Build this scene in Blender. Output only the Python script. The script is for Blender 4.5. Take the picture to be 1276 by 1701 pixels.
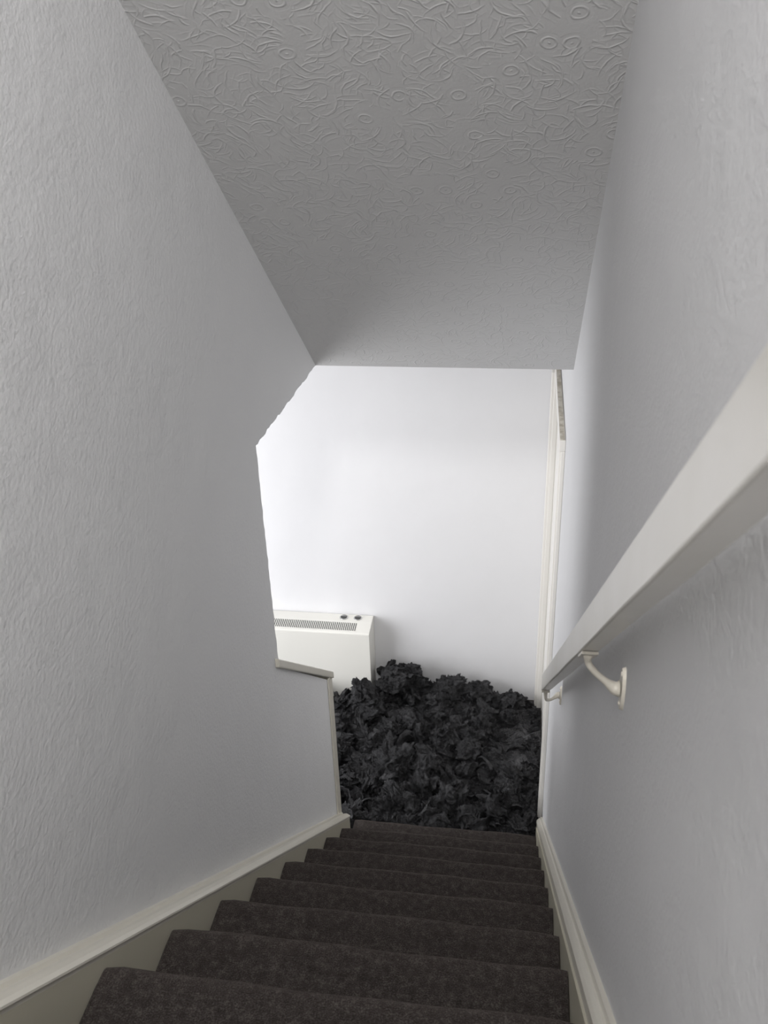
import bpy, bmesh, math, random
import numpy as np
from mathutils import Vector, Matrix

for o in list(bpy.data.objects):
    bpy.data.objects.remove(o)
SC = bpy.context.scene
COL = SC.collection

# ------------------------------------------------------------ camera
cd = bpy.data.cameras.new('camera')
cam = bpy.data.objects.new('camera', cd)
COL.objects.link(cam)
F_PX = 1522.2
cd.sensor_fit = 'VERTICAL'
cd.sensor_height = 36.0
cd.lens = F_PX / 1701.0 * 36.0
cd.clip_start = 0.01
CR = Vector((0.98847535, 0.1478184, -0.03265271))
CU = -Vector((0.03950774, -0.46012267, -0.88697591))
CB = -Vector((-0.14613561, 0.87546379, -0.46065989))
mw = Matrix((CR, CU, CB)).transposed().to_4x4()
mw.translation = Vector((-0.15462481, -0.87765379, 1.28550363))
cam.matrix_world = mw
SC.camera = cam
cd.dof.use_dof = True
cd.dof.focus_distance = 3.0
cd.dof.aperture_fstop = 13

# ------------------------------------------------------------ world, lights, exposure
w = bpy.data.worlds.new('world')
SC.world = w
w.use_nodes = True
w.node_tree.nodes['Background'].inputs[0].default_value = (0.75, 0.82, 1.0, 1)
w.node_tree.nodes['Background'].inputs[1].default_value = 0.3
SC.view_settings.view_transform = 'Standard'
SC.view_settings.look = 'None'
SC.view_settings.gamma = 1
SC.view_settings.use_curve_mapping = False
SC.view_settings.exposure = 0.0


def area(name, loc, target, sx, sy, power, col):
    l = bpy.data.lights.new(name, 'AREA')
    l.shape = 'RECTANGLE'
    l.size, l.size_y = sx, sy
    l.energy = power
    l.color = col
    o = bpy.data.objects.new(name, l)
    COL.objects.link(o)
    o.location = loc
    o.rotation_euler = (Vector(target) - Vector(loc)).to_track_quat('-Z', 'Y').to_euler()
    return o


# daylight from the hall's glazed front door, far to the left of the stair foot
area('hall_daylight', (-2.5, 1.56, -0.72), (-0.9, 2.7, -0.72), 1.6, 1.9, 49, (0.975, 0.98, 1.0))
# daylight of the upper landing's window, behind the photographer
area('landing_daylight', (-0.34, -2.95, 2.25), (-0.5, 0.4, 1.0), 0.6, 1.0, 27, (1.0, 0.985, 0.96))
# lamp under the landing ceiling, above and just behind the photographer
area('landing_lamp', (-0.21, -1.62, 2.86), (-0.5, 0.6, 0.9), 0.34, 0.5, 50, (1.0, 0.985, 0.97))

# ------------------------------------------------------------ dimensions
PITCH = 0.7077
G, R = 0.3 * math.cos(PITCH), 0.3 * math.sin(PITCH)      # going and rise
T = R / G
XL, XR = -0.772, -0.038                                  # carpet edges
WL, WR = -0.81, -0.009                                   # wall faces
FLOOR = -9 * R
YF = 2.90                                                # far wall
HC = 1.943                                               # soffit above nosing line
YC = 1.84                                                # lower end of soffit
ZH = -YC * T + HC                                        # hall ceiling
YJ = 2.025                                               # near edge of door casing


# ------------------------------------------------------------ materials
def mat(name, base, rough=0.6, spec=0.5):
    m = bpy.data.materials.new(name)
    m.use_nodes = True
    b = m.node_tree.nodes['Principled BSDF']
    b.inputs['Base Color'].default_value = (*base, 1)
    b.inputs['Roughness'].default_value = rough
    b.inputs['Specular IOR Level'].default_value = spec
    return m


class NT:
    def __init__(s, m):
        s.t = m.node_tree
        s.b = s.t.nodes['Principled BSDF']

    def n(s, typ, **kw):
        nd = s.t.nodes.new(typ)
        for k, v in kw.items():
            setattr(nd, k, v)
        return nd

    def l(s, a, b):
        s.t.links.new(a, b)

    def val(s, sock, v):
        if hasattr(v, 'is_output') or isinstance(v, bpy.types.NodeSocket):
            s.l(v, sock)
        else:
            sock.default_value = v

    def m(s, op, a, b=0.0, c=0.0):
        nd = s.n('ShaderNodeMath', operation=op)
        s.val(nd.inputs[0], a)
        s.val(nd.inputs[1], b)
        s.val(nd.inputs[2], c)
        return nd.outputs[0]

    def noise(s, scale, detail=2, vec=None, rough=0.5, dist=0.0):
        nd = s.n('ShaderNodeTexNoise')
        nd.inputs['Scale'].default_value = scale
        nd.inputs['Detail'].default_value = detail
        nd.inputs['Roughness'].default_value = rough
        nd.inputs['Distortion'].default_value = dist
        s.l(vec if vec is not None else s.obj(), nd.inputs['Vector'])
        return nd.outputs['Fac']

    def obj(s):
        if not hasattr(s, '_o'):
            s._o = s.n('ShaderNodeTexCoord').outputs['Object']
        return s._o

    def bump(s, h, strength, dist, prev=None):
        nd = s.n('ShaderNodeBump')
        nd.inputs['Strength'].default_value = strength
        nd.inputs['Distance'].default_value = dist
        s.l(h, nd.inputs['Height'])
        if prev is not None:
            s.l(prev, nd.inputs['Normal'])
        return nd.outputs[0]

    def ramp(s, fac, stops):
        nd = s.n('ShaderNodeValToRGB')
        e = nd.color_ramp.elements
        while len(e) < len(stops):
            e.new(0.5)
        for i, (p, c) in enumerate(stops):
            e[i].position = p
            e[i].color = (*c, 1) if len(c) == 3 else c
        s.l(fac, nd.inputs[0])
        return nd.outputs[0]


def wall_mat(name, base, b1=0.35, d1=0.0016, sc=70):
    m = mat(name, base, 0.75, 0.25)
    t = NT(m)
    h = t.noise(sc, 3, rough=0.6)
    h2 = t.noise(9, 2)
    nrm = t.bump(h2, 0.25, 0.01)
    nrm = t.bump(h, b1, d1, nrm)
    t.l(nrm, t.b.inputs['Normal'])
    c = t.ramp(t.noise(3.0, 3), [(0.3, tuple(x * 0.975 for x in base)), (0.7, base)])
    t.l(c, t.b.inputs['Base Color'])
    return m


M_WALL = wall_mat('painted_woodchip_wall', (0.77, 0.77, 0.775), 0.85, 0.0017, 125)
M_WALLR = wall_mat('painted_woodchip_wall_right', (0.68, 0.68, 0.69), 0.6, 0.0020, 115)  # darker base colour and weaker bump than the left wall
M_FAR = wall_mat('smooth_pale_wall', (0.80, 0.80, 0.815), 0.2, 0.0008, 60)
M_HALL = wall_mat('hall_plaster', (0.74, 0.73, 0.72), 0.3)

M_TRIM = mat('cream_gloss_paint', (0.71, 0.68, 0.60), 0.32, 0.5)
t = NT(M_TRIM)
t.l(t.bump(t.noise(38, 3), 0.25, 0.002), t.b.inputs['Normal'])
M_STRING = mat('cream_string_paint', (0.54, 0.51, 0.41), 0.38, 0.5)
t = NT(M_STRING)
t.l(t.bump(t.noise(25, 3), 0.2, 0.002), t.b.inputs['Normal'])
M_DOORW = mat('white_gloss_paint', (0.84, 0.82, 0.78), 0.3, 0.5)
t = NT(M_DOORW)
t.l(t.bump(t.noise(30, 3), 0.2, 0.002), t.b.inputs['Normal'])
M_DUST = mat('dusty_paint_edge', (0.42, 0.38, 0.31), 0.8, 0.2)
t = NT(M_DUST)
t.l(t.ramp(t.noise(28, 4), [(0.38, (0.42, 0.38, 0.31)), (0.62, (0.66, 0.63, 0.56))]), t.b.inputs['Base Color'])
M_RAIL = mat('ivory_rail_paint', (0.74, 0.72, 0.67), 0.28, 0.5)
t = NT(M_RAIL)
t.l(t.bump(t.noise(20, 2), 0.12, 0.004), t.b.inputs['Normal'])
t.l(t.ramp(t.noise(4, 3), [(0.35, (0.70, 0.68, 0.62)), (0.65, (0.77, 0.75, 0.71))]), t.b.inputs['Base Color'])
M_IRON = mat('cream_painted_iron', (0.70, 0.66, 0.58), 0.3, 0.5)
t = NT(M_IRON)
t.l(t.bump(t.noise(120, 3), 0.5, 0.002), t.b.inputs['Normal'])
M_HEAT = mat('white_enamelled_steel', (0.83, 0.82, 0.77), 0.3, 0.4)
M_BLACK = mat('black_plastic', (0.012, 0.012, 0.012), 0.5)
M_CHROME = mat('chrome', (0.6, 0.6, 0.6), 0.2)
M_CHROME.node_tree.nodes['Principled BSDF'].inputs['Metallic'].default_value = 1.0

# carpet: dense dark loop pile
M_CARPET = mat('brown_grey_carpet', (0.06, 0.05, 0.045), 0.95, 0.1)
t = NT(M_CARPET)
fine = t.noise(420, 3, rough=0.7)
mid = t.noise(60, 4, rough=0.75)
mix = t.m('ADD', t.m('MULTIPLY', fine, 0.6), t.m('MULTIPLY', mid, 0.4))
t.l(t.ramp(mix, [(0.38, (0.009, 0.0074, 0.0065)), (0.5, (0.023, 0.0202, 0.0187)), (0.63, (0.082, 0.072, 0.067))]), t.b.inputs['Base Color'])
wv = t.n('ShaderNodeTexWave', wave_type='BANDS', bands_direction='X')
wv.inputs['Scale'].default_value = 70
wv.inputs['Distortion'].default_value = 1.5
wv.inputs['Detail'].default_value = 1
t.l(t.obj(), wv.inputs['Vector'])
nr = t.bump(wv.outputs['Fac'], 0.12, 0.002)
t.l(t.bump(fine, 0.9, 0.004, nr), t.b.inputs['Normal'])
t.b.inputs['Sheen Weight'].default_value = 0.14
t.b.inputs['Sheen Tint'].default_value = (0.9, 0.74, 0.68, 1)
t.b.inputs['Sheen Roughness'].default_value = 0.5

# hall floor (hidden below the paper)
M_FLOOR = mat('hall_carpet', (0.07, 0.062, 0.058), 0.95, 0.1)

# black tissue paper
M_PAPER = mat('black_crepe_paper', (0.03, 0.03, 0.033), 0.42, 0.5)
t = NT(M_PAPER)
rd = t.noise(16, 5, rough=0.65, dist=0.8)
ridge = t.m('ABSOLUTE', t.m('SUBTRACT', rd, 0.5))
ridge = t.m('SUBTRACT', 0.5, ridge)
vor = t.n('ShaderNodeTexVoronoi', feature='DISTANCE_TO_EDGE')
vor.inputs['Scale'].default_value = 22
t.l(t.obj(), vor.inputs['Vector'])
nr = t.bump(ridge, 0.9, 0.08)
nr = t.bump(vor.outputs['Distance'], 0.6, 0.05, nr)
t.l(t.bump(t.noise(120, 2), 0.4, 0.01, nr), t.b.inputs['Normal'])
t.l(t.ramp(t.noise(7, 3), [(0.3, (0.018, 0.018, 0.020)), (0.7, (0.125, 0.125, 0.132))]), t.b.inputs['Base Color'])

# embossed ceiling paper: arcs and roundels
M_CEIL = mat('embossed_ceiling_paper', (0.60, 0.597, 0.597), 0.7, 0.3)
t = NT(M_CEIL)


def arcs(scale, curve, width, lines, warp, seed):
    mp = t.n('ShaderNodeMapping')
    mp.inputs['Location'].default_value = (seed, seed * 1.7, 0)
    mp.inputs['Scale'].default_value = (scale, scale, 0)
    t.l(t.obj(), mp.inputs['Vector'])
    nz = t.n('ShaderNodeTexNoise')
    nz.inputs['Scale'].default_value = 1.6
    nz.inputs['Detail'].default_value = 2
    t.l(mp.outputs[0], nz.inputs['Vector'])
    sub = t.n('ShaderNodeVectorMath', operation='SUBTRACT')
    t.l(nz.outputs['Color'], sub.inputs[0])
    sub.inputs[1].default_value = (0.5, 0.5, 0.5)
    scl = t.n('ShaderNodeVectorMath', operation='SCALE')
    t.l(sub.outputs[0], scl.inputs[0])
    scl.inputs['Scale'].default_value = warp
    add = t.n('ShaderNodeVectorMath', operation='ADD')
    t.l(mp.outputs[0], add.inputs[0])
    t.l(scl.outputs[0], add.inputs[1])
    v = t.n('ShaderNodeTexVoronoi', voronoi_dimensions='2D', feature='F1')
    v.inputs['Scale'].default_value = 1.0
    t.l(add.outputs[0], v.inputs['Vector'])
    sep = t.n('ShaderNodeSeparateColor')
    t.l(v.outputs['Color'], sep.inputs[0])
    loc = t.n('ShaderNodeVectorMath', operation='SUBTRACT')
    t.l(add.outputs[0], loc.inputs[0])
    t.l(v.outputs['Position'], loc.inputs[1])
    sx = t.n('ShaderNodeSeparateXYZ')
    t.l(loc.outputs[0], sx.inputs[0])
    ang = t.m('MULTIPLY', sep.outputs[0], 6.283)
    ca, sa = t.m('COSINE', ang), t.m('SINE', ang)
    lx = t.m('ADD', t.m('MULTIPLY', sx.outputs[0], ca), t.m('MULTIPLY', sx.outputs[1], sa))
    ly = t.m('SUBTRACT', t.m('MULTIPLY', sx.outputs[1], ca), t.m('MULTIPLY', sx.outputs[0], sa))
    yy = t.m('SUBTRACT', ly, t.m('MULTIPLY', t.m('MULTIPLY', lx, lx), curve))
    s = t.m('COSINE', t.m('MULTIPLY', yy, lines))
    s = t.m('POWER', t.m('MAXIMUM', s, 0.0), width)
    fall = t.m('SUBTRACT', 1.0, t.m('MULTIPLY', v.outputs['Distance'], 1.35))
    fall = t.m('MAXIMUM', fall, 0.0)
    env = t.m('MAXIMUM', t.m('SUBTRACT', 1.0, t.m('MULTIPLY', t.m('ABSOLUTE', yy), 2.6)), 0.0)
    out = t.m('MULTIPLY', t.m('MULTIPLY', s, fall), env)
    # roundel in some cells
    ring = t.m('POWER', t.m('MAXIMUM', t.m('COSINE', t.m('MULTIPLY', v.outputs['Distance'], 30.0)), 0.0), 1.5)
    near = t.m('LESS_THAN', v.outputs['Distance'], 0.38)
    ring = t.m('MULTIPLY', ring, near)
    pick = t.m('GREATER_THAN', sep.outputs[1], 0.86)
    return out, ring, pick


a1, r1, p1 = arcs(17.0, 0.8, 3.0, 24.0, 0.2, 3.1)
a2, r2, p2 = arcs(23.0, 0.9, 4.0, 16.0, 0.3, 8.4)
a3, r3, p3 = arcs(32.0, 0.7, 3.0, 16.0, 0.3, 5.9)
a4, r4, p4 = arcs(20.0, 0.3, 3.0, 24.0, 0.2, 12.7)
a1 = t.m('MAXIMUM', a1, t.m('MULTIPLY', a4, 0.8))
inv = t.m('SUBTRACT', 1.0, p1)
hh = t.m('ADD', t.m('MULTIPLY', a1, inv), t.m('MULTIPLY', t.m('MULTIPLY', r1, p1), 0.6))
hh = t.m('MAXIMUM', hh, t.m('MULTIPLY', t.m('MULTIPLY', a2, inv), 0.8))
hh = t.m('MAXIMUM', hh, t.m('MULTIPLY', t.m('MULTIPLY', a3, inv), 0.6))
nr = t.bump(t.noise(180, 2), 0.25, 0.001)
t.l(t.bump(hh, 0.45, 0.0027, nr), t.b.inputs['Normal'])


# ------------------------------------------------------------ mesh helpers
def finish(name, bm, m, parent=None, smooth=False, kind=None, bev=0.0):
    bmesh.ops.recalc_face_normals(bm, faces=bm.faces[:])
    me = bpy.data.meshes.new(name)
    bm.to_mesh(me)
    bm.free()
    me.materials.append(m)
    if smooth:
        me.polygons.foreach_set('use_smooth', [True] * len(me.polygons))
    o = bpy.data.objects.new(name, me)
    COL.objects.link(o)
    if parent:
        o.parent = parent
        o.matrix_parent_inverse = parent.matrix_world.inverted()
    if kind:
        o['kind'] = kind
    if bev:
        md = o.modifiers.new('bevel', 'BEVEL')
        md.width = bev
        md.segments = 2
        md.limit_method = 'ANGLE'
    return o


def add_box(bm, x0, x1, y0, y1, z0, z1):
    v = [bm.verts.new((x, y, z)) for x in (x0, x1) for y in (y0, y1) for z in (z0, z1)]
    for f in ((0, 1, 3, 2), (4, 6, 7, 5), (0, 4, 5, 1), (2, 3, 7, 6), (0, 2, 6, 4), (1, 5, 7, 3)):
        bm.faces.new([v[i] for i in f])


def box(name, x0, x1, y0, y1, z0, z1, m, **kw):
    bm = bmesh.new()
    add_box(bm, x0, x1, y0, y1, z0, z1)
    return finish(name, bm, m, **kw)


def add_prism_x(bm, pts, x0, x1, tri=True):
    """closed (y,z) polygon extruded along x"""
    a = [bm.verts.new((x0, y, z)) for y, z in pts]
    b = [bm.verts.new((x1, y, z)) for y, z in pts]
    n = len(pts)
    fa = bm.faces.new(a)
    fb = bm.faces.new(b[::-1])
    for i in range(n):
        bm.faces.new((a[i], b[i], b[(i + 1) % n], a[(i + 1) % n]))
    if tri:
        from mathutils.geometry import tessellate_polygon
        bm.faces.remove(fa)
        bm.faces.remove(fb)
        for tr in tessellate_polygon([[Vector((y, z, 0)) for y, z in pts]]):
            bm.faces.new([a[i] for i in tr])
            bm.faces.new([b[i] for i in tr][::-1])


def prism_x(name, pts, x0, x1, m, **kw):
    bm = bmesh.new()
    add_prism_x(bm, pts, x0, x1)
    return finish(name, bm, m, **kw)


def sweep(name, prof, p0, p1, m, **kw):
    """profile points (x, h) swept from y=p0 to y=p1 along the stair pitch; h is vertical above the nosing line"""
    bm = bmesh.new()
    a = [bm.verts.new((x, p0, h - p0 * T)) for x, h in prof]
    b = [bm.verts.new((x, p1, h - p1 * T)) for x, h in prof]
    n = len(prof)
    bm.faces.new(a)
    bm.faces.new(b[::-1])
    for i in range(n):
        bm.faces.new((a[i], b[i], b[(i + 1) % n], a[(i + 1) % n]))
    return finish(name, bm, m, **kw)


def thing(name, label, cat, loc=(0, 0, 0), group=None):
    o = bpy.data.objects.new(name, None)
    COL.objects.link(o)
    o.empty_display_size = 0.1
    o.location = loc
    o['label'] = label
    o['category'] = cat
    if group:
        o['group'] = group
    bpy.context.view_layer.update()
    return o


def tube(name, pts, radii, m, parent=None, seg=12):
    """smooth tube through points with a radius for each"""
    bm = bmesh.new()
    P = [Vector(p) for p in pts]
    rings = []
    up = Vector((0, 1, 0))
    for i, p in enumerate(P):
        d = (P[min(i + 1, len(P) - 1)] - P[max(i - 1, 0)]).normalized()
        s = d.cross(up).normalized()
        q = s.cross(d).normalized()
        rings.append([bm.verts.new(p + radii[i] * (math.cos(2 * math.pi * k / seg) * s + math.sin(2 * math.pi * k / seg) * q)) for k in range(seg)])
    for a, b in zip(rings[:-1], rings[1:]):
        for k in range(seg):
            bm.faces.new((a[k], a[(k + 1) % seg], b[(k + 1) % seg], b[k]))
    bm.faces.new(rings[0])
    bm.faces.new(rings[-1][::-1])
    return finish(name, bm, m, parent=parent, smooth=True)


def ragged(pts, step, amp, rnd):
    """subdivide an open (y,z) polyline and roughen it a little"""
    out = []
    for (a, b) in zip(pts[:-1], pts[1:]):
        L = math.hypot(b[0] - a[0], b[1] - a[1])
        n = max(1, int(L / step))
        ny, nz = -(b[1] - a[1]) / L, (b[0] - a[0]) / L
        for i in range(n):
            f = i / n
            j = rnd.uniform(-amp, amp) if i else 0
            out.append((a[0] + (b[0] - a[0]) * f + ny * j, a[1] + (b[1] - a[1]) * f + nz * j))
    out.append(pts[-1])
    return out


RND = random.Random(4)

# ------------------------------------------------------------ the room
def slab_z(y, dz=0.0):
    return -y * T + HC + dz


YT = -1.25                                               # top of the sloping soffit
ZT = slab_z(YT)
# left wall of the stair: full height, cut away over the capped low wall
cut = ragged([(YC, ZH), (1.148, 0.392), (1.148, -0.252)], 0.018, 0.0035, RND)
left = [(YT, FLOOR), (YT, ZT + 0.05), (YC, ZH + 0.05)] + cut + [(1.16, -0.30), (1.715, -0.775), (1.715, FLOOR)]
prism_x('wall_left', left, WL - 0.10, WL, M_WALL, kind='structure')

# right wall in one piece, with the opening of the hall door
right = [(-3.2, FLOOR), (-3.2, ZT + 0.05), (YT, ZT + 0.05), (YC, ZH + 0.05), (YF + 0.1, ZH + 0.05), (YF + 0.1, FLOOR),
         (2.845, FLOOR), (2.845, 0.015), (2.065, 0.015), (2.065, FLOOR)]
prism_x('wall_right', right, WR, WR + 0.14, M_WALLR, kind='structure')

# sloping soffit, a board in its own tilted frame so that its paper is laid flat on it
Ls = math.hypot(YC - YT, ZH - ZT)
bm = bmesh.new()
add_box(bm, WL - 0.10, WR + 0.02, 0, Ls, 0, 0.1)
so = finish('ceiling', bm, M_CEIL, kind='structure')
so.rotation_euler = (-math.atan(T), 0, 0)
so.location = (0, YT, ZT)
box('ceiling_hall', -3.2, WR + 0.14, YC + 0.001, YF + 0.1, ZH, ZH + 0.2, M_HALL, kind='structure')
box('ceiling_passage', -3.2, WL - 0.1, -0.4, YC + 0.001, 0.392, 0.6, M_HALL, kind='structure')
box('ceiling_landing', -2.6, WR + 0.14, -3.3, YT, ZT, ZT + 0.1, M_HALL, kind='structure')

box('wall_back', -3.3, WR + 0.14, YF, YF + 0.1, FLOOR, ZH + 0.2, M_FAR, kind='structure')
box('wall_hall_left', -3.3, -3.2, -0.4, YF, FLOOR, ZH + 0.2, M_HALL, kind='structure')
box('wall_hall_front', -3.2, WL - 0.1, -0.5, -0.4, FLOOR, ZH + 0.25, M_HALL, kind='structure')
box('wall_landing_back', -2.6, WR + 0.14, -3.3, -3.2, 5 * R - 0.1, ZT, M_HALL, kind='structure')
box('wall_landing_left', -2.6, -2.5, -3.2, -0.55, 5 * R - 0.1, ZT, M_HALL, kind='structure')
box('wall_landing_front', -2.5, WL - 0.1, YT, YT + 0.1, 5 * R - 0.1, ZT, M_HALL, kind='structure')
box('floor', -3.3, WR + 0.14, -0.5, YF + 0.1, FLOOR - 0.1, FLOOR, M_FLOOR, kind='structure')
box('floor_landing', -2.5, WR, -3.2, -5 * G - 0.03, 5 * R - 0.1, 5 * R, M_CARPET, kind='structure')

# cream capping board on the low wall, and the board that closes its end
cap = [(1.125, -0.262), (1.148, -0.262 + 0.012), (1.738, -0.765), (1.742, -0.789), (1.715, -0.789), (1.12, -0.283)]
bm = bmesh.new()
add_prism_x(bm, [(1.118, -0.238), (1.738, -0.752), (1.742, -0.785), (1.118, -0.268)], WL - 0.112, WL + 0.012)
finish('trim_1', bm, M_TRIM, kind='structure', bev=0.003)
box('trim_2', WL - 0.106, WL + 0.006, 1.715, 1.733, FLOOR, -0.772, M_TRIM, kind='structure', bev=0.002)
box('trim_3', WL + 0.0, WL + 0.006, 1.680, 1.7145, -1.49, -0.745, M_TRIM, kind='structure', bev=0.002)

# ------------------------------------------------------------ door in the right wall and its casing
CX = WR
dr = finish('door_1', (lambda b: (add_box(b, -0.006, 0.034, 2.095, 2.815, FLOOR + 0.008, -0.018), b)[1])(bmesh.new()), M_DOORW, kind='structure')
for (z0, z1) in ((FLOOR + 0.2, -0.95), (-0.80, -0.14)):
    for (y0, y1) in ((2.18, 2.42), (2.49, 2.73)):
        bm = bmesh.new()
        add_box(bm, -0.010, 0.0, y0, y1, z0, z1)
        finish('door_panel', bm, M_DOORW, parent=dr, bev=0.006)
tube('door_knob', [(0.0, 2.17, -0.85), (-0.008, 2.17, -0.85), (-0.010, 2.17, -0.85), (-0.015, 2.17, -0.85), (-0.018, 2.17, -0.85)],
     [0.01, 0.01, 0.02, 0.022, 0.008], M_CHROME, parent=dr)
fr = finish('trim_door_casing', (lambda b: (add_box(b, CX - 0.014, CX, YJ - 0.0, YJ + 0.038, FLOOR, 0.015), b)[1])(bmesh.new()), M_DOORW, kind='structure', bev=0.003)


def casing(name, x0, x1, y0, y1, z0, z1, m=M_DOORW, bev=0.003):
    bm = bmesh.new()
    add_box(bm, x0, x1, y0, y1, z0, z1)
    return finish(name, bm, m, parent=fr, bev=bev)


casing('casing_bead', CX - 0.020, CX - 0.0, YJ + 0.010, YJ + 0.022, FLOOR, 0.015)
casing('casing_head', CX - 0.022, CX, YJ, 2.899, 0.015, 0.058)
casing('casing_top_edge', CX - 0.0195, CX - 0.004, YJ, 2.899, 0.0585, 0.061, M_DUST, 0)
casing('casing_leg', CX - 0.034, CX, 2.852, 2.899, FLOOR, 0.015)
casing('casing_moulding', CX - 0.022, CX, 2.838, 2.852, FLOOR, 0.015)
casing('door_lining', CX, CX + 0.14, 2.063, 2.09, FLOOR, 0.013)
casing('door_lining', CX, CX + 0.14, 2.82, 2.843, FLOOR, 0.013)
casing('door_lining', CX, CX + 0.14, 2.09, 2.82, -0.012, 0.013)

# ------------------------------------------------------------ staircase
st = thing('staircase', 'straight staircase in dark brown-grey carpet descending between cream painted string boards', 'staircase', (XL / 2, 0, FLOOR))
for k in range(-5, 9):
    y1, z1 = k * G, -k * R
    y0 = (k - 1) * G - 0.028
    rr = 0.017
    pts = [(y0, z1 - 0.006)]
    ny = 8
    for i in range(1, ny):
        f = i / ny
        pts.append((y0 + (y1 - rr - y0) * f, z1 - 0.006 * (1 - f) - 0.0015 * math.sin(f * math.pi)))
    for i in range(9):
        a = math.pi / 2 - i * math.pi / 8 * 1.12
        pts.append((y1 - rr + rr * math.cos(a), z1 - rr + rr * math.sin(a)))
    pts += [(y1 - 0.024, z1 - 2 * rr - 0.01), (y1 - 0.028, z1 - 0.075), (y1 - 0.028, z1 - R - (0 if k < 8 else 0) + 0.0)]
    pts += [(y0, z1 - R)]
    bm = bmesh.new()
    nx = 26
    rings = []
    rk = random.Random(50 + k)
    ph = rk.uniform(0, 6)
    for i in range(nx + 1):
        x = XL + (XR - XL) * i / nx
        e = 0.0
        if i == 0 or i == nx:
            e = 0.0
        ring = []
        for j, (y, z) in enumerate(pts):
            top = 1.0 if j < ny + 6 else 0.0
            wob = 0.0011 * math.sin(11 * x + ph) + 0.0007 * math.sin(31 * x + 2 * ph)
            zz = z + wob * top
            yy = y + wob * top * (1 if j > ny - 2 else 0)
            if (i == 0 or i == nx) and ny <= j <= ny + 5:      # the edge of the pile is a little rounded over
                zz -= 0.003
                yy -= 0.002
            ring.append(bm.verts.new((x, yy, zz)))
        rings.append(ring)
    n = len(pts)
    for a, b in zip(rings[:-1], rings[1:]):
        for j in range(n):
            bm.faces.new((a[j], b[j], b[(j + 1) % n], a[(j + 1) % n]))
    bm.faces.new(rings[0][::-1])
    bm.faces.new(rings[-1])
    o = finish('carpeted_step', bm, M_CARPET, parent=st, smooth=True)
    md = o.modifiers.new('edges', 'EDGE_SPLIT')
    md.split_angle = math.radians(50)

# string boards with a moulding along the top
YS0 = -1.14


def string(x0, x1, ye, top):
    pts = [(YS0, top - YS0 * T), (ye, top - ye * T), (ye, max(FLOOR, top - ye * T - 0.26)), (YS0, top - YS0 * T - 0.32)]
    return prism_x('string_board', pts, x0, x1, M_STRING, parent=st)


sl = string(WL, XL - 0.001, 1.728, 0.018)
sweep('string_moulding', [(WL, 0.008), (WL, 0.042), (WL + 0.009, 0.042), (WL + 0.012, 0.034), (WL + 0.0165, 0.037), (WL + 0.026, 0.038),
                          (WL + 0.034, 0.034), (WL + 0.040, 0.028), (WL + 0.0405, 0.0235), (WL + 0.0375, 0.020), (WL + 0.037, 0.012)],
      YS0, 1.729, M_TRIM, parent=sl)
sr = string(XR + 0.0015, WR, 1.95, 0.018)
sweep('string_moulding', [(WR, 0.008), (WR, 0.072), (WR - 0.008, 0.072), (WR - 0.011, 0.064), (WR - 0.015, 0.064), (WR - 0.020, 0.058),
                          (WR - 0.0245, 0.051), (WR - 0.0255, 0.038), (WR - 0.0235, 0.034), (WR - 0.0235, 0.010)],
      YS0, 1.965, M_TRIM, parent=sr)

# ------------------------------------------------------------ handrail
A = Vector((-0.065, -0.553, 0.669 + 0.553 * T))
B = Vector((-0.070, 1.33, 0.683 - 1.33 * T))
D = (B - A).normalized()
A2 = A - D * 0.95
hr = thing('handrail', 'cream painted wooden handrail on curved iron brackets along the right wall', 'handrail', tuple(B))
RW, RH = 0.0235, 0.061
bm = bmesh.new()
nseg = 14
rings = []
for i in range(nseg + 1):
    p = A2.lerp(B, i / nseg)
    j = 0.0007 * math.sin(i * 2.3)
    rings.append([bm.verts.new(p + Vector(q)) for q in ((0, 0, 0 + j), (RW, 0, 0 + j), (RW, 0, RH), (0, 0, RH))])
for a, b in zip(rings[:-1], rings[1:]):
    for k in range(4):
        bm.faces.new((a[k], b[k], b[(k + 1) % 4], a[(k + 1) % 4]))
bm.faces.new(rings[0][::-1])
bm.faces.new(rings[-1])
finish('rail', bm, M_RAIL, parent=hr, bev=0.0022)
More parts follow.
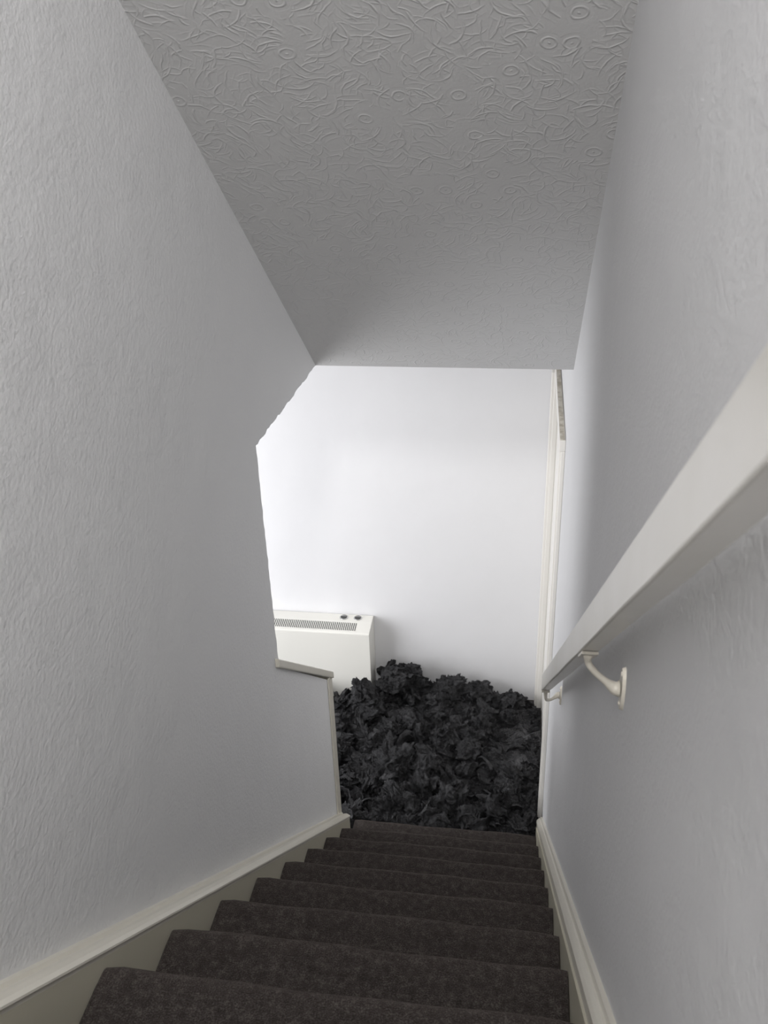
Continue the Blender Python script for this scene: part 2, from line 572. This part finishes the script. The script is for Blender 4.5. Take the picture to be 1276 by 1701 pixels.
for yy, wally in ((0.160, 0.120), (1.295, 1.345), (-0.95, -0.97)):
    f = (yy - A.y) / (B.y - A.y)
    p = A.lerp(B, f) + Vector((RW / 2, 0, -0.002))
    dw = wally - yy
    dp = 0.052 if yy > 1 else 0.024
    pts_b, rad_b = [p.copy()], [0.0075]
    for q in range(13):
        a = q / 12 * math.pi / 2
        f = 1 - math.cos(a)
        pts_b.append(Vector((p.x + (WR - 0.012 - p.x) * f ** 1.2, p.y + dw * f ** 1.2, p.z - 0.006 - (dp - 0.006) * math.sin(a) ** 0.75)))
        rad_b.append(0.0047 + 0.0012 * math.exp(-q) + 0.0045 * max(0, (q - 9) / 3) ** 2)
    pts_b.append(Vector((WR - 0.006, wally, p.z - dp)))
    rad_b.append(0.0115)
    br = tube('bracket', pts_b, rad_b, M_IRON, parent=hr)
    # saddle plate under the rail
    bm = bmesh.new()
    q = [(-0.011, -0.035), (0.011, -0.035), (0.011, 0.035), (-0.011, 0.035)]
    va = [bm.verts.new(p + Vector((x, 0, 0.0005)) + D * s) for x, s in q]
    vb = [bm.verts.new(p + Vector((x, 0, -0.004)) + D * s) for x, s in q]
    bm.faces.new(va)
    bm.faces.new(vb[::-1])
    for i in range(4):
        bm.faces.new((va[i], vb[i], vb[(i + 1) % 4], va[(i + 1) % 4]))
    finish('saddle_plate', bm, M_IRON, parent=br)
    # oval rose on the wall
    bm = bmesh.new()
    cz = p.z - dp
    ra, rb = [], []
    for i in range(24):
        a = 2 * math.pi * i / 24
        ra.append(bm.verts.new((WR, wally + 0.016 * math.cos(a), cz + 0.034 * math.sin(a))))
        rb.append(bm.verts.new((WR - 0.0045, wally + 0.014 * math.cos(a), cz + 0.032 * math.sin(a))))
    bm.faces.new(ra)
    bm.faces.new(rb[::-1])
    for i in range(24):
        bm.faces.new((ra[i], ra[(i + 1) % 24], rb[(i + 1) % 24], rb[i]))
    ro = finish('wall_plate', bm, M_IRON, parent=br)
    for s in (-1, 1):
        c = Vector((WR - 0.004, wally, cz + s * 0.024))
        tube('screw', [c, c + Vector((-0.0015, 0, 0)), c + Vector((-0.0022, 0, 0))], [0.0035, 0.003, 0.001], M_IRON, parent=br, seg=8)

# ------------------------------------------------------------ heater on the far wall
HX0, HX1 = -1.52, -0.857
HB, HF = YF - 0.002, 2.752
ZTOP = -1.290
ht = thing('storage_heater', 'white slim electric heater with slotted top grille against the back wall', 'heater', (-1.19, 2.83, FLOOR))
prof = [(HB, FLOOR + 0.03), (HB, ZTOP), (2.842, ZTOP - 0.001), (HF + 0.004, ZTOP - 0.013), (HF, ZTOP - 0.018), (HF, FLOOR + 0.03)]
prism_x('heater_body', prof, HX0, HX1, M_HEAT, parent=ht, bev=0.0025)
for x in (HX0 + 0.08, HX1 - 0.12):
    box('foot', x, x + 0.04, HF + 0.02, HB - 0.02, FLOOR, FLOOR + 0.032, M_BLACK, parent=ht)
# joint line between top panel and front
def top_z(y):
    return ZTOP - 0.001 - 0.012 * (2.842 - y) / (2.842 - HF - 0.004)


bm = bmesh.new()
x = HX1 - 0.075
i = 0
while x > HX0 + 0.07:
    y0, y1 = 2.772, 2.826
    hw = 0.0017
    sk = 0.0
    v = [bm.verts.new(c) for c in ((x - hw, y0, top_z(y0) + 0.0012), (x + hw, y0, top_z(y0) + 0.0012), (x + hw + sk, y1, top_z(y1) + 0.0012), (x - hw + sk, y1, top_z(y1) + 0.0012),
                                   (x - hw, y0, top_z(y0) - 0.002), (x + hw, y0, top_z(y0) - 0.002), (x + hw + sk, y1, top_z(y1) - 0.002), (x - hw + sk, y1, top_z(y1) - 0.002))]
    for f in ((0, 1, 2, 3), (7, 6, 5, 4), (0, 4, 5, 1), (1, 5, 6, 2), (2, 6, 7, 3), (3, 7, 4, 0)):
        bm.faces.new([v[q] for q in f])
    x -= 0.0095
finish('grille_slots', bm, M_BLACK, parent=ht, kind='stuff')
for xk in (-1.003, -0.932):
    c = Vector((xk, 2.868, ZTOP))
    dl = tube('dial', [c + Vector((0, 0, -0.001)), c + Vector((0, 0, 0.002)), c + Vector((0, 0, 0.0025))], [0.021, 0.021, 0.019], M_CHROME, parent=ht, seg=24)
    tube('dial_face', [c + Vector((0, 0, 0.0015)), c + Vector((0, 0, 0.0045)), c + Vector((0, 0, 0.005))], [0.0165, 0.016, 0.014], mat('smoky_dial', (0.06, 0.06, 0.06), 0.35), parent=dl, seg=20)
    b = box('dial_grip', xk - 0.013, xk + 0.013, 2.866, 2.870, ZTOP + 0.004, ZTOP + 0.009, M_CHROME, parent=dl)

# ------------------------------------------------------------ crumpled black paper
def tri_lerp(grid, u, v):
    n = grid.shape[0] - 1
    x = np.clip(u, 0, 0.99999) * n
    y = np.clip(v, 0, 0.99999) * n
    i, j = x.astype(int), y.astype(int)
    fx, fy = (x - i)[:, None], (y - j)[:, None]
    a, b, c, d = grid[i, j], grid[i + 1, j], grid[i, j + 1], grid[i + 1, j + 1]
    lo = a + (b - a) * fx + (d - b) * fy
    up = a + (c - a) * fy + (d - c) * fx
    return np.where(fx >= fy, lo, up)


def cub(grid, u, v):
    """smooth interpolation of a grid of random vectors"""
    n = grid.shape[0] - 1
    x = np.clip(u, 0, 0.99999) * n
    y = np.clip(v, 0, 0.99999) * n
    i, j = x.astype(int), y.astype(int)
    fx, fy = x - i, y - j
    fx, fy = (fx * fx * (3 - 2 * fx))[:, None], (fy * fy * (3 - 2 * fy))[:, None]
    a, b, c, d = grid[i, j], grid[i + 1, j], grid[i, j + 1], grid[i + 1, j + 1]
    return (a * (1 - fx) + b * fx) * (1 - fy) + (c * (1 - fx) + d * fx) * fy


def crumple(seed, n=108, bends=7, flat=1.0):
    r = np.random.RandomState(seed)
    g = np.linspace(-1, 1, n)
    X, Y = [a.ravel() for a in np.meshgrid(g, g, indexing='ij')]
    # a square sheet with rounded, torn-looking outline
    k = np.maximum(np.abs(X), np.abs(Y)) / (np.hypot(X, Y) + 1e-9)
    k = k * 0.75 + 0.25
    th = np.arctan2(Y, X)
    k = k * (1 + 0.08 * np.sin(3 * th + r.uniform(0, 6)) + 0.05 * np.sin(7 * th + r.uniform(0, 6)))
    P = np.stack([X * k, Y * k, np.zeros_like(X)], 1)
    U, V = (P[:, 0] + 1.2) / 2.4, (P[:, 1] + 1.2) / 2.4

    def layer(res, amp, fn, w=(1, 1, 1)):
        ang = r.uniform(0, 1.57)
        gu = (U - .5) * math.cos(ang) - (V - .5) * math.sin(ang)
        gv = (U - .5) * math.sin(ang) + (V - .5) * math.cos(ang)
        grid = r.normal(size=(res + 1, res + 1, 3)) * amp * np.array(w)
        return fn(grid, gu / 1.45 + .5, gv / 1.45 + .5)
    P += layer(3, 0.30, cub)
    # gathered folds: the sheet is pleated across a few directions
    for q in range(3):
        a = r.uniform(0, math.pi)
        s = P[:, 0] * math.cos(a) + P[:, 1] * math.sin(a) + layer(4, 0.10, cub)[:, 0]
        fr = r.uniform(5, 11)
        P[:, 2] += (0.16 / (1 + q * 0.5)) * np.abs(((s * fr / 6.28 + r.uniform()) % 1.0) - 0.5) * 2 * (0.5 + layer(3, 0.6, cub)[:, 0])
    P += layer(8, 0.11, tri_lerp) + layer(14, 0.075, tri_lerp) + layer(25, 0.042, tri_lerp) + layer(44, 0.022, tri_lerp)
    for _ in range(bends):
        nrm = r.normal(size=3)
        nrm[2] *= 0.6
        nrm /= np.linalg.norm(nrm)
        c = r.uniform(-0.2, 0.5) * (1.0 if _ < 4 else 0.7)
        s = P @ nrm - c
        ax = np.cross(nrm, r.normal(size=3))
        ax /= np.linalg.norm(ax)
        phi = r.uniform(1.3, 3.0) * r.choice([-1, 1])
        wd = r.uniform(0.3, 0.7)
        f = np.clip(s / wd, 0, 1)
        th = phi * f * f * (3 - 2 * f)
        o = nrm * c
        Q = P - o
        ct, sn = np.cos(th)[:, None], np.sin(th)[:, None]
        P = o + Q * ct + np.cross(ax, Q) * sn + ax * (Q @ ax)[:, None] * (1 - ct)
    P -= P.mean(0)
    P /= np.percentile(np.linalg.norm(P, axis=1), 96)
    # squeeze along a random axis and gather into knots
    for q in range(9):
        c = r.normal(size=3) * 0.5
        dd = P - c
        dist = np.linalg.norm(dd, axis=1)[:, None]
        P = c + dd * (1 - 0.45 * np.exp(-(dist / 0.3) ** 2))
    P += layer(12, 0.05, tri_lerp) + layer(30, 0.03, tri_lerp)
    P /= np.percentile(np.linalg.norm(P, axis=1), 96)
    rad = np.linalg.norm(P, axis=1)
    P *= (np.minimum(rad, 1 + 0.3 * np.maximum(rad - 1, 0)) / (rad + 1e-9))[:, None]
    me = bpy.data.meshes.new('crumpled_paper')
    idx = np.arange(n * n).reshape(n, n)
    q = np.stack([idx[:-1, :-1], idx[1:, :-1], idx[1:, 1:], idx[:-1, 1:]], -1).reshape(-1, 4)
    me.from_pydata(P.tolist(), [], q.tolist())
    me.materials.append(M_PAPER)
    me.polygons.foreach_set('use_smooth', [True] * len(me.polygons))
    return me, P


def vnoise(tab, P):
    """smooth value noise on a wrapped random lattice; tab is (N, N, N, c)"""
    N = tab.shape[0]
    I = np.floor(P).astype(int)
    F = P - I
    F = F * F * (3 - 2 * F)
    out = 0
    for dx in (0, 1):
        for dy in (0, 1):
            for dz in (0, 1):
                wgt = (F[:, 0] if dx else 1 - F[:, 0]) * (F[:, 1] if dy else 1 - F[:, 1]) * (F[:, 2] if dz else 1 - F[:, 2])
                out = out + tab[(I[:, 0] + dx) % N, (I[:, 1] + dy) % N, (I[:, 2] + dz) % N] * wgt[:, None]
    return out


def wad(seed, sub=5):
    """a sheet screwed up into a wad: deep gathers between sharp, wandering creases"""
    r = np.random.RandomState(seed)
    tab = r.uniform(-1, 1, size=(24, 24, 24, 3))
    bm = bmesh.new()
    bmesh.ops.create_icosphere(bm, subdivisions=sub, radius=1.0)
    me = bpy.data.meshes.new('crumpled_paper')
    bm.to_mesh(me)
    bm.free()
    P = np.empty(len(me.vertices) * 3)
    me.vertices.foreach_get('co', P)
    P = P.reshape(-1, 3)
    N0 = P.copy()
    off = r.uniform(0, 20, 3)
    # pleats run along one direction
    ax = r.normal(size=3)
    ax /= np.linalg.norm(ax)
    S = P - 0.62 * (P @ ax)[:, None] * ax
    Wp = S + 0.55 * vnoise(tab, S * 1.4 + off)
    disp = np.zeros(len(P))
    amp, fr = 0.42, 1.7
    for o in range(5):
        n = vnoise(tab, Wp * fr + off * (o + 2))[:, 0]
        disp += amp * ((1 - np.minimum(np.abs(n) * 2.4, 1)) ** 0.9 - 0.5)
        Wp = Wp + 0.16 / (o + 1) * vnoise(tab, Wp * fr * 0.9 + off)
        amp *= 0.57
        fr *= 1.95
    P = P * (1 + 0.35 * vnoise(tab, P * 1.1 + off)[:, :1]) + N0 * disp[:, None]
    P = P + 0.34 * vnoise(tab, P * 1.7 + off) + 0.13 * vnoise(tab, P * 4.1 + off)
    P = P * (1 + r.uniform(-0.28, 0.28, 3))
    P -= P.mean(0)
    P /= np.percentile(np.linalg.norm(P, axis=1), 96)
    me.vertices.foreach_set('co', P.ravel())
    me.materials.append(M_PAPER)
    me.polygons.foreach_set('use_smooth', [True] * len(me.polygons))
    me.update()
    return me, P


PROT = [crumple(100 + i, 108, 4 + i % 4) if i in (0, 4, 9, 12) else wad(300 + i, 6 if i in (3, 8) else 5) for i in range(16)]


def pile_z(x, y):
    """top of the heap above the floor"""
    prof = [(-1.7, .20), (-1.25, .15), (-1.02, .17), (-0.92, .19), (-0.84, .23), (-0.74, .25), (-0.64, .20), (-0.57, .14), (-0.47, .19), (-0.38, .14),
            (-0.30, .13), (-0.22, .09), (-0.15, .11), (-0.08, .06), (-0.02, .05)]
    h = np.interp(x, [a for a, b in prof], [b for a, b in prof])
    k = np.clip((2.65 - y) / 0.7, 0, 1)
    return h * (1 - k) + 0.17 * k


def bed():
    """wide black sheet added under the heap, standing for the shade in its gaps"""
    r = np.random.RandomState(77)
    nx, ny = 190, 130
    X, Y = [a.ravel() for a in np.meshgrid(np.linspace(-1.5, WR - 0.002, nx), np.linspace(8 * G + 0.006, 2.885, ny), indexing='ij')]
    Z = FLOOR + pile_z(X, Y) * 0.30
    U, V = (X + 1.6) / 1.8, (Y - 1.7) / 1.8
    for res, amp in ((9, .022), (17, .016), (33, .011), (60, .007)):
        Z = Z + tri_lerp(r.normal(size=(res + 1, res + 1, 1)) * amp, U, V)[:, 0]
    Z = np.maximum(Z, FLOOR + 0.003)
    idx = np.arange(nx * ny).reshape(nx, ny)
    q = np.stack([idx[:-1, :-1], idx[1:, :-1], idx[1:, 1:], idx[:-1, 1:]], -1).reshape(-1, 4)
    cx, cy = X[q].mean(1), Y[q].mean(1)
    q = q[~((cx < HX1 + 0.012) & (cy > HF - 0.012))]
    me = bpy.data.meshes.new('gap_shade_layer')
    me.from_pydata(np.stack([X, Y, Z], 1).tolist(), [], q.tolist())
    me.materials.append(M_PAPER)
    o = bpy.data.objects.new('gap_shade_layer', me)  # added below the wads so that the gaps between them stay black
    COL.objects.link(o)
    o['label'] = 'added layer of black paper under the heap, standing for the shade in its gaps'
    o['category'] = 'paper'


bed()


def place(me, P, x, y, ztop, rad, rot, label, group=None):
    Rm = np.array(rot.to_matrix())
    Q = (P @ Rm.T) * rad
    lo, hi = Q.min(0), Q.max(0)
    ymax = 2.893 if x + hi[0] * 0.3 > HX1 else HF - 0.006
    if x + lo[0] < HX1 + 0.01 and y + hi[1] > HF - 0.006:
        if x > HX1:
            x = max(x, HX1 + 0.012 - lo[0])
        else:
            ymax = HF - 0.006
    x = min(x, WR - 0.004 - hi[0])
    y = min(y, ymax - hi[1])
    if x + hi[0] > WR - 0.04:
        y = min(y, 2.88 - hi[1])
        if y + hi[1] > 2.835:
            x = min(x, WR - 0.030 - hi[0])
    y = max(y, 8 * G + 0.008 - lo[1])
    z = max(ztop - hi[2], FLOOR + 0.001 - lo[2])
    o = bpy.data.objects.new('crumpled_paper', me)
    COL.objects.link(o)
    o.rotation_euler = rot
    o.scale = (rad, rad, rad)
    o.location = (x, y, z)
    o['label'] = label
    o['category'] = 'paper'
    if group:
        o['group'] = group
    return o


from mathutils import Euler
rp = random.Random(12)
PG = 'crumpled black paper heaped on the hall floor'


def rrot():
    return Euler((rp.uniform(0, 6.28), rp.uniform(0, 6.28), rp.uniform(0, 6.28)))


# the sheets that can be singled out: (x, y, height above floor, radius, prototype, label)
HERO = [
    (-0.745, 2.76, 0.275, 0.130, 3, 'largest crumpled black paper, the peak of the heap right of the white heater'),
    (-0.865, 2.60, 0.300, 0.095, 5, "jagged black paper wad overlapping the heater's lower right corner"),
    (-0.475, 2.80, 0.200, 0.098, 8, 'broad black paper crest against the middle of the back wall'),
    (-0.330, 2.80, 0.160, 0.080, 1, 'rounded black paper lump on the back wall right of the broad crest'),
    (-0.150, 2.78, 0.140, 0.062, 6, 'peaked black paper clump in the back corner beside the door casing'),
    (-0.960, 2.45, 0.205, 0.085, 9, 'creased black paper just right of the low wall end, below the heater'),
    (-0.640, 2.22, 0.235, 0.100, 2, 'black paper wad standing proud in the very middle of the heap'),
    (-0.560, 1.98, 0.190, 0.080, 10, 'black paper wad just behind the middle of the bottom step'),
    (-0.400, 2.02, 0.190, 0.100, 11, 'wider black paper wad right of the one behind the bottom step'),
    (-0.180, 2.05, 0.190, 0.120, 7, 'widest black paper wad at the lower right of the heap, near the stairs'),
    (-0.730, 1.95, 0.130, 0.095, 4, 'loosely folded black paper sheet behind the left end of the bottom step'),
]
for x, y, h, r_, pi, lab in HERO:
    me, P = PROT[pi]
    place(me, P, x, y, FLOOR + h, r_, rrot(), lab)

ORD = ['first', 'second', 'third', 'fourth', 'fifth', 'sixth', 'seventh', 'eighth', 'ninth', 'tenth', 'eleventh', 'twelfth',
       'thirteenth', 'fourteenth', 'fifteenth', 'sixteenth']
SHEET = (0, 4, 9, 12)
NROW, XL0 = 9, -0.93
for row in range(NROW):
    ys = 1.89 + row * 0.112
    x0 = -1.38 if row else XL0
    cols = int(round((-0.03 - x0) / 0.118))
    k = 0
    for c in range(cols):
        xs = x0 + 0.118 * (c + (0.5 if row % 2 else 0.0))
        x = xs + rp.uniform(-.035, .035)
        y = ys + rp.uniform(-.035, .035)
        if x < HX1 and y > HF - 0.03:
            continue
        h = float(pile_z(x, y))
        r_ = min(rp.uniform(0.070, 0.118), max(0.036, h * 0.58))
        top = h * rp.choice((1.08, 1.0, 0.95, 0.82)) + rp.uniform(-0.035, 0.015)
        pi = rp.randrange(len(PROT))
        me, P = PROT[pi]
        if xs < XL0 - 0.02:
            lab, grp = 'crumpled black paper in front of the heater, left of the low stair wall end', PG
        else:
            k += 1
            kind = 'loosely crumpled black paper' if pi in SHEET else 'tightly crumpled black paper'
            size = 'large ' if r_ > 0.1 else ('small ' if r_ < 0.06 else '')
            where = 'in the row nearest the stairs' if row == 0 else ('against the back wall' if row == NROW - 1 else ORD[row] + ' row back from the stairs')
            lab, grp = size + kind + ', ' + ORD[k - 1] + ' from the left, ' + where, 'crumpled black papers heaped on the hall floor'
        place(me, P, x, y, FLOOR + top, r_, rrot(), lab, grp)
for q in range(28):                                     # small wads that fill up the right edge and the foot of the stair
    if q < 16:
        y = 1.88 + 0.97 * (q + 0.5) / 16
        x = -0.045 + rp.uniform(-0.012, 0.012)
        lab = 'small black paper wad by the door casing at right, ' + ORD[q] + ' from the stairs'
    else:
        x = -0.80 + 0.72 * (q - 15.5) / 12
        y = 1.880 + rp.uniform(-0.012, 0.012)
        lab = 'small black paper wad tucked against the bottom step, ' + ORD[q - 16] + ' from the left'
    me, P = PROT[rp.randrange(len(PROT))]
    h = float(pile_z(x, y))
    place(me, P, x, y, FLOOR + h * 0.93 + rp.uniform(-0.03, 0.01), min(rp.uniform(0.048, 0.065), max(0.03, h * 0.5)), rrot(), lab, 'small black paper wads along the edges of the heap')
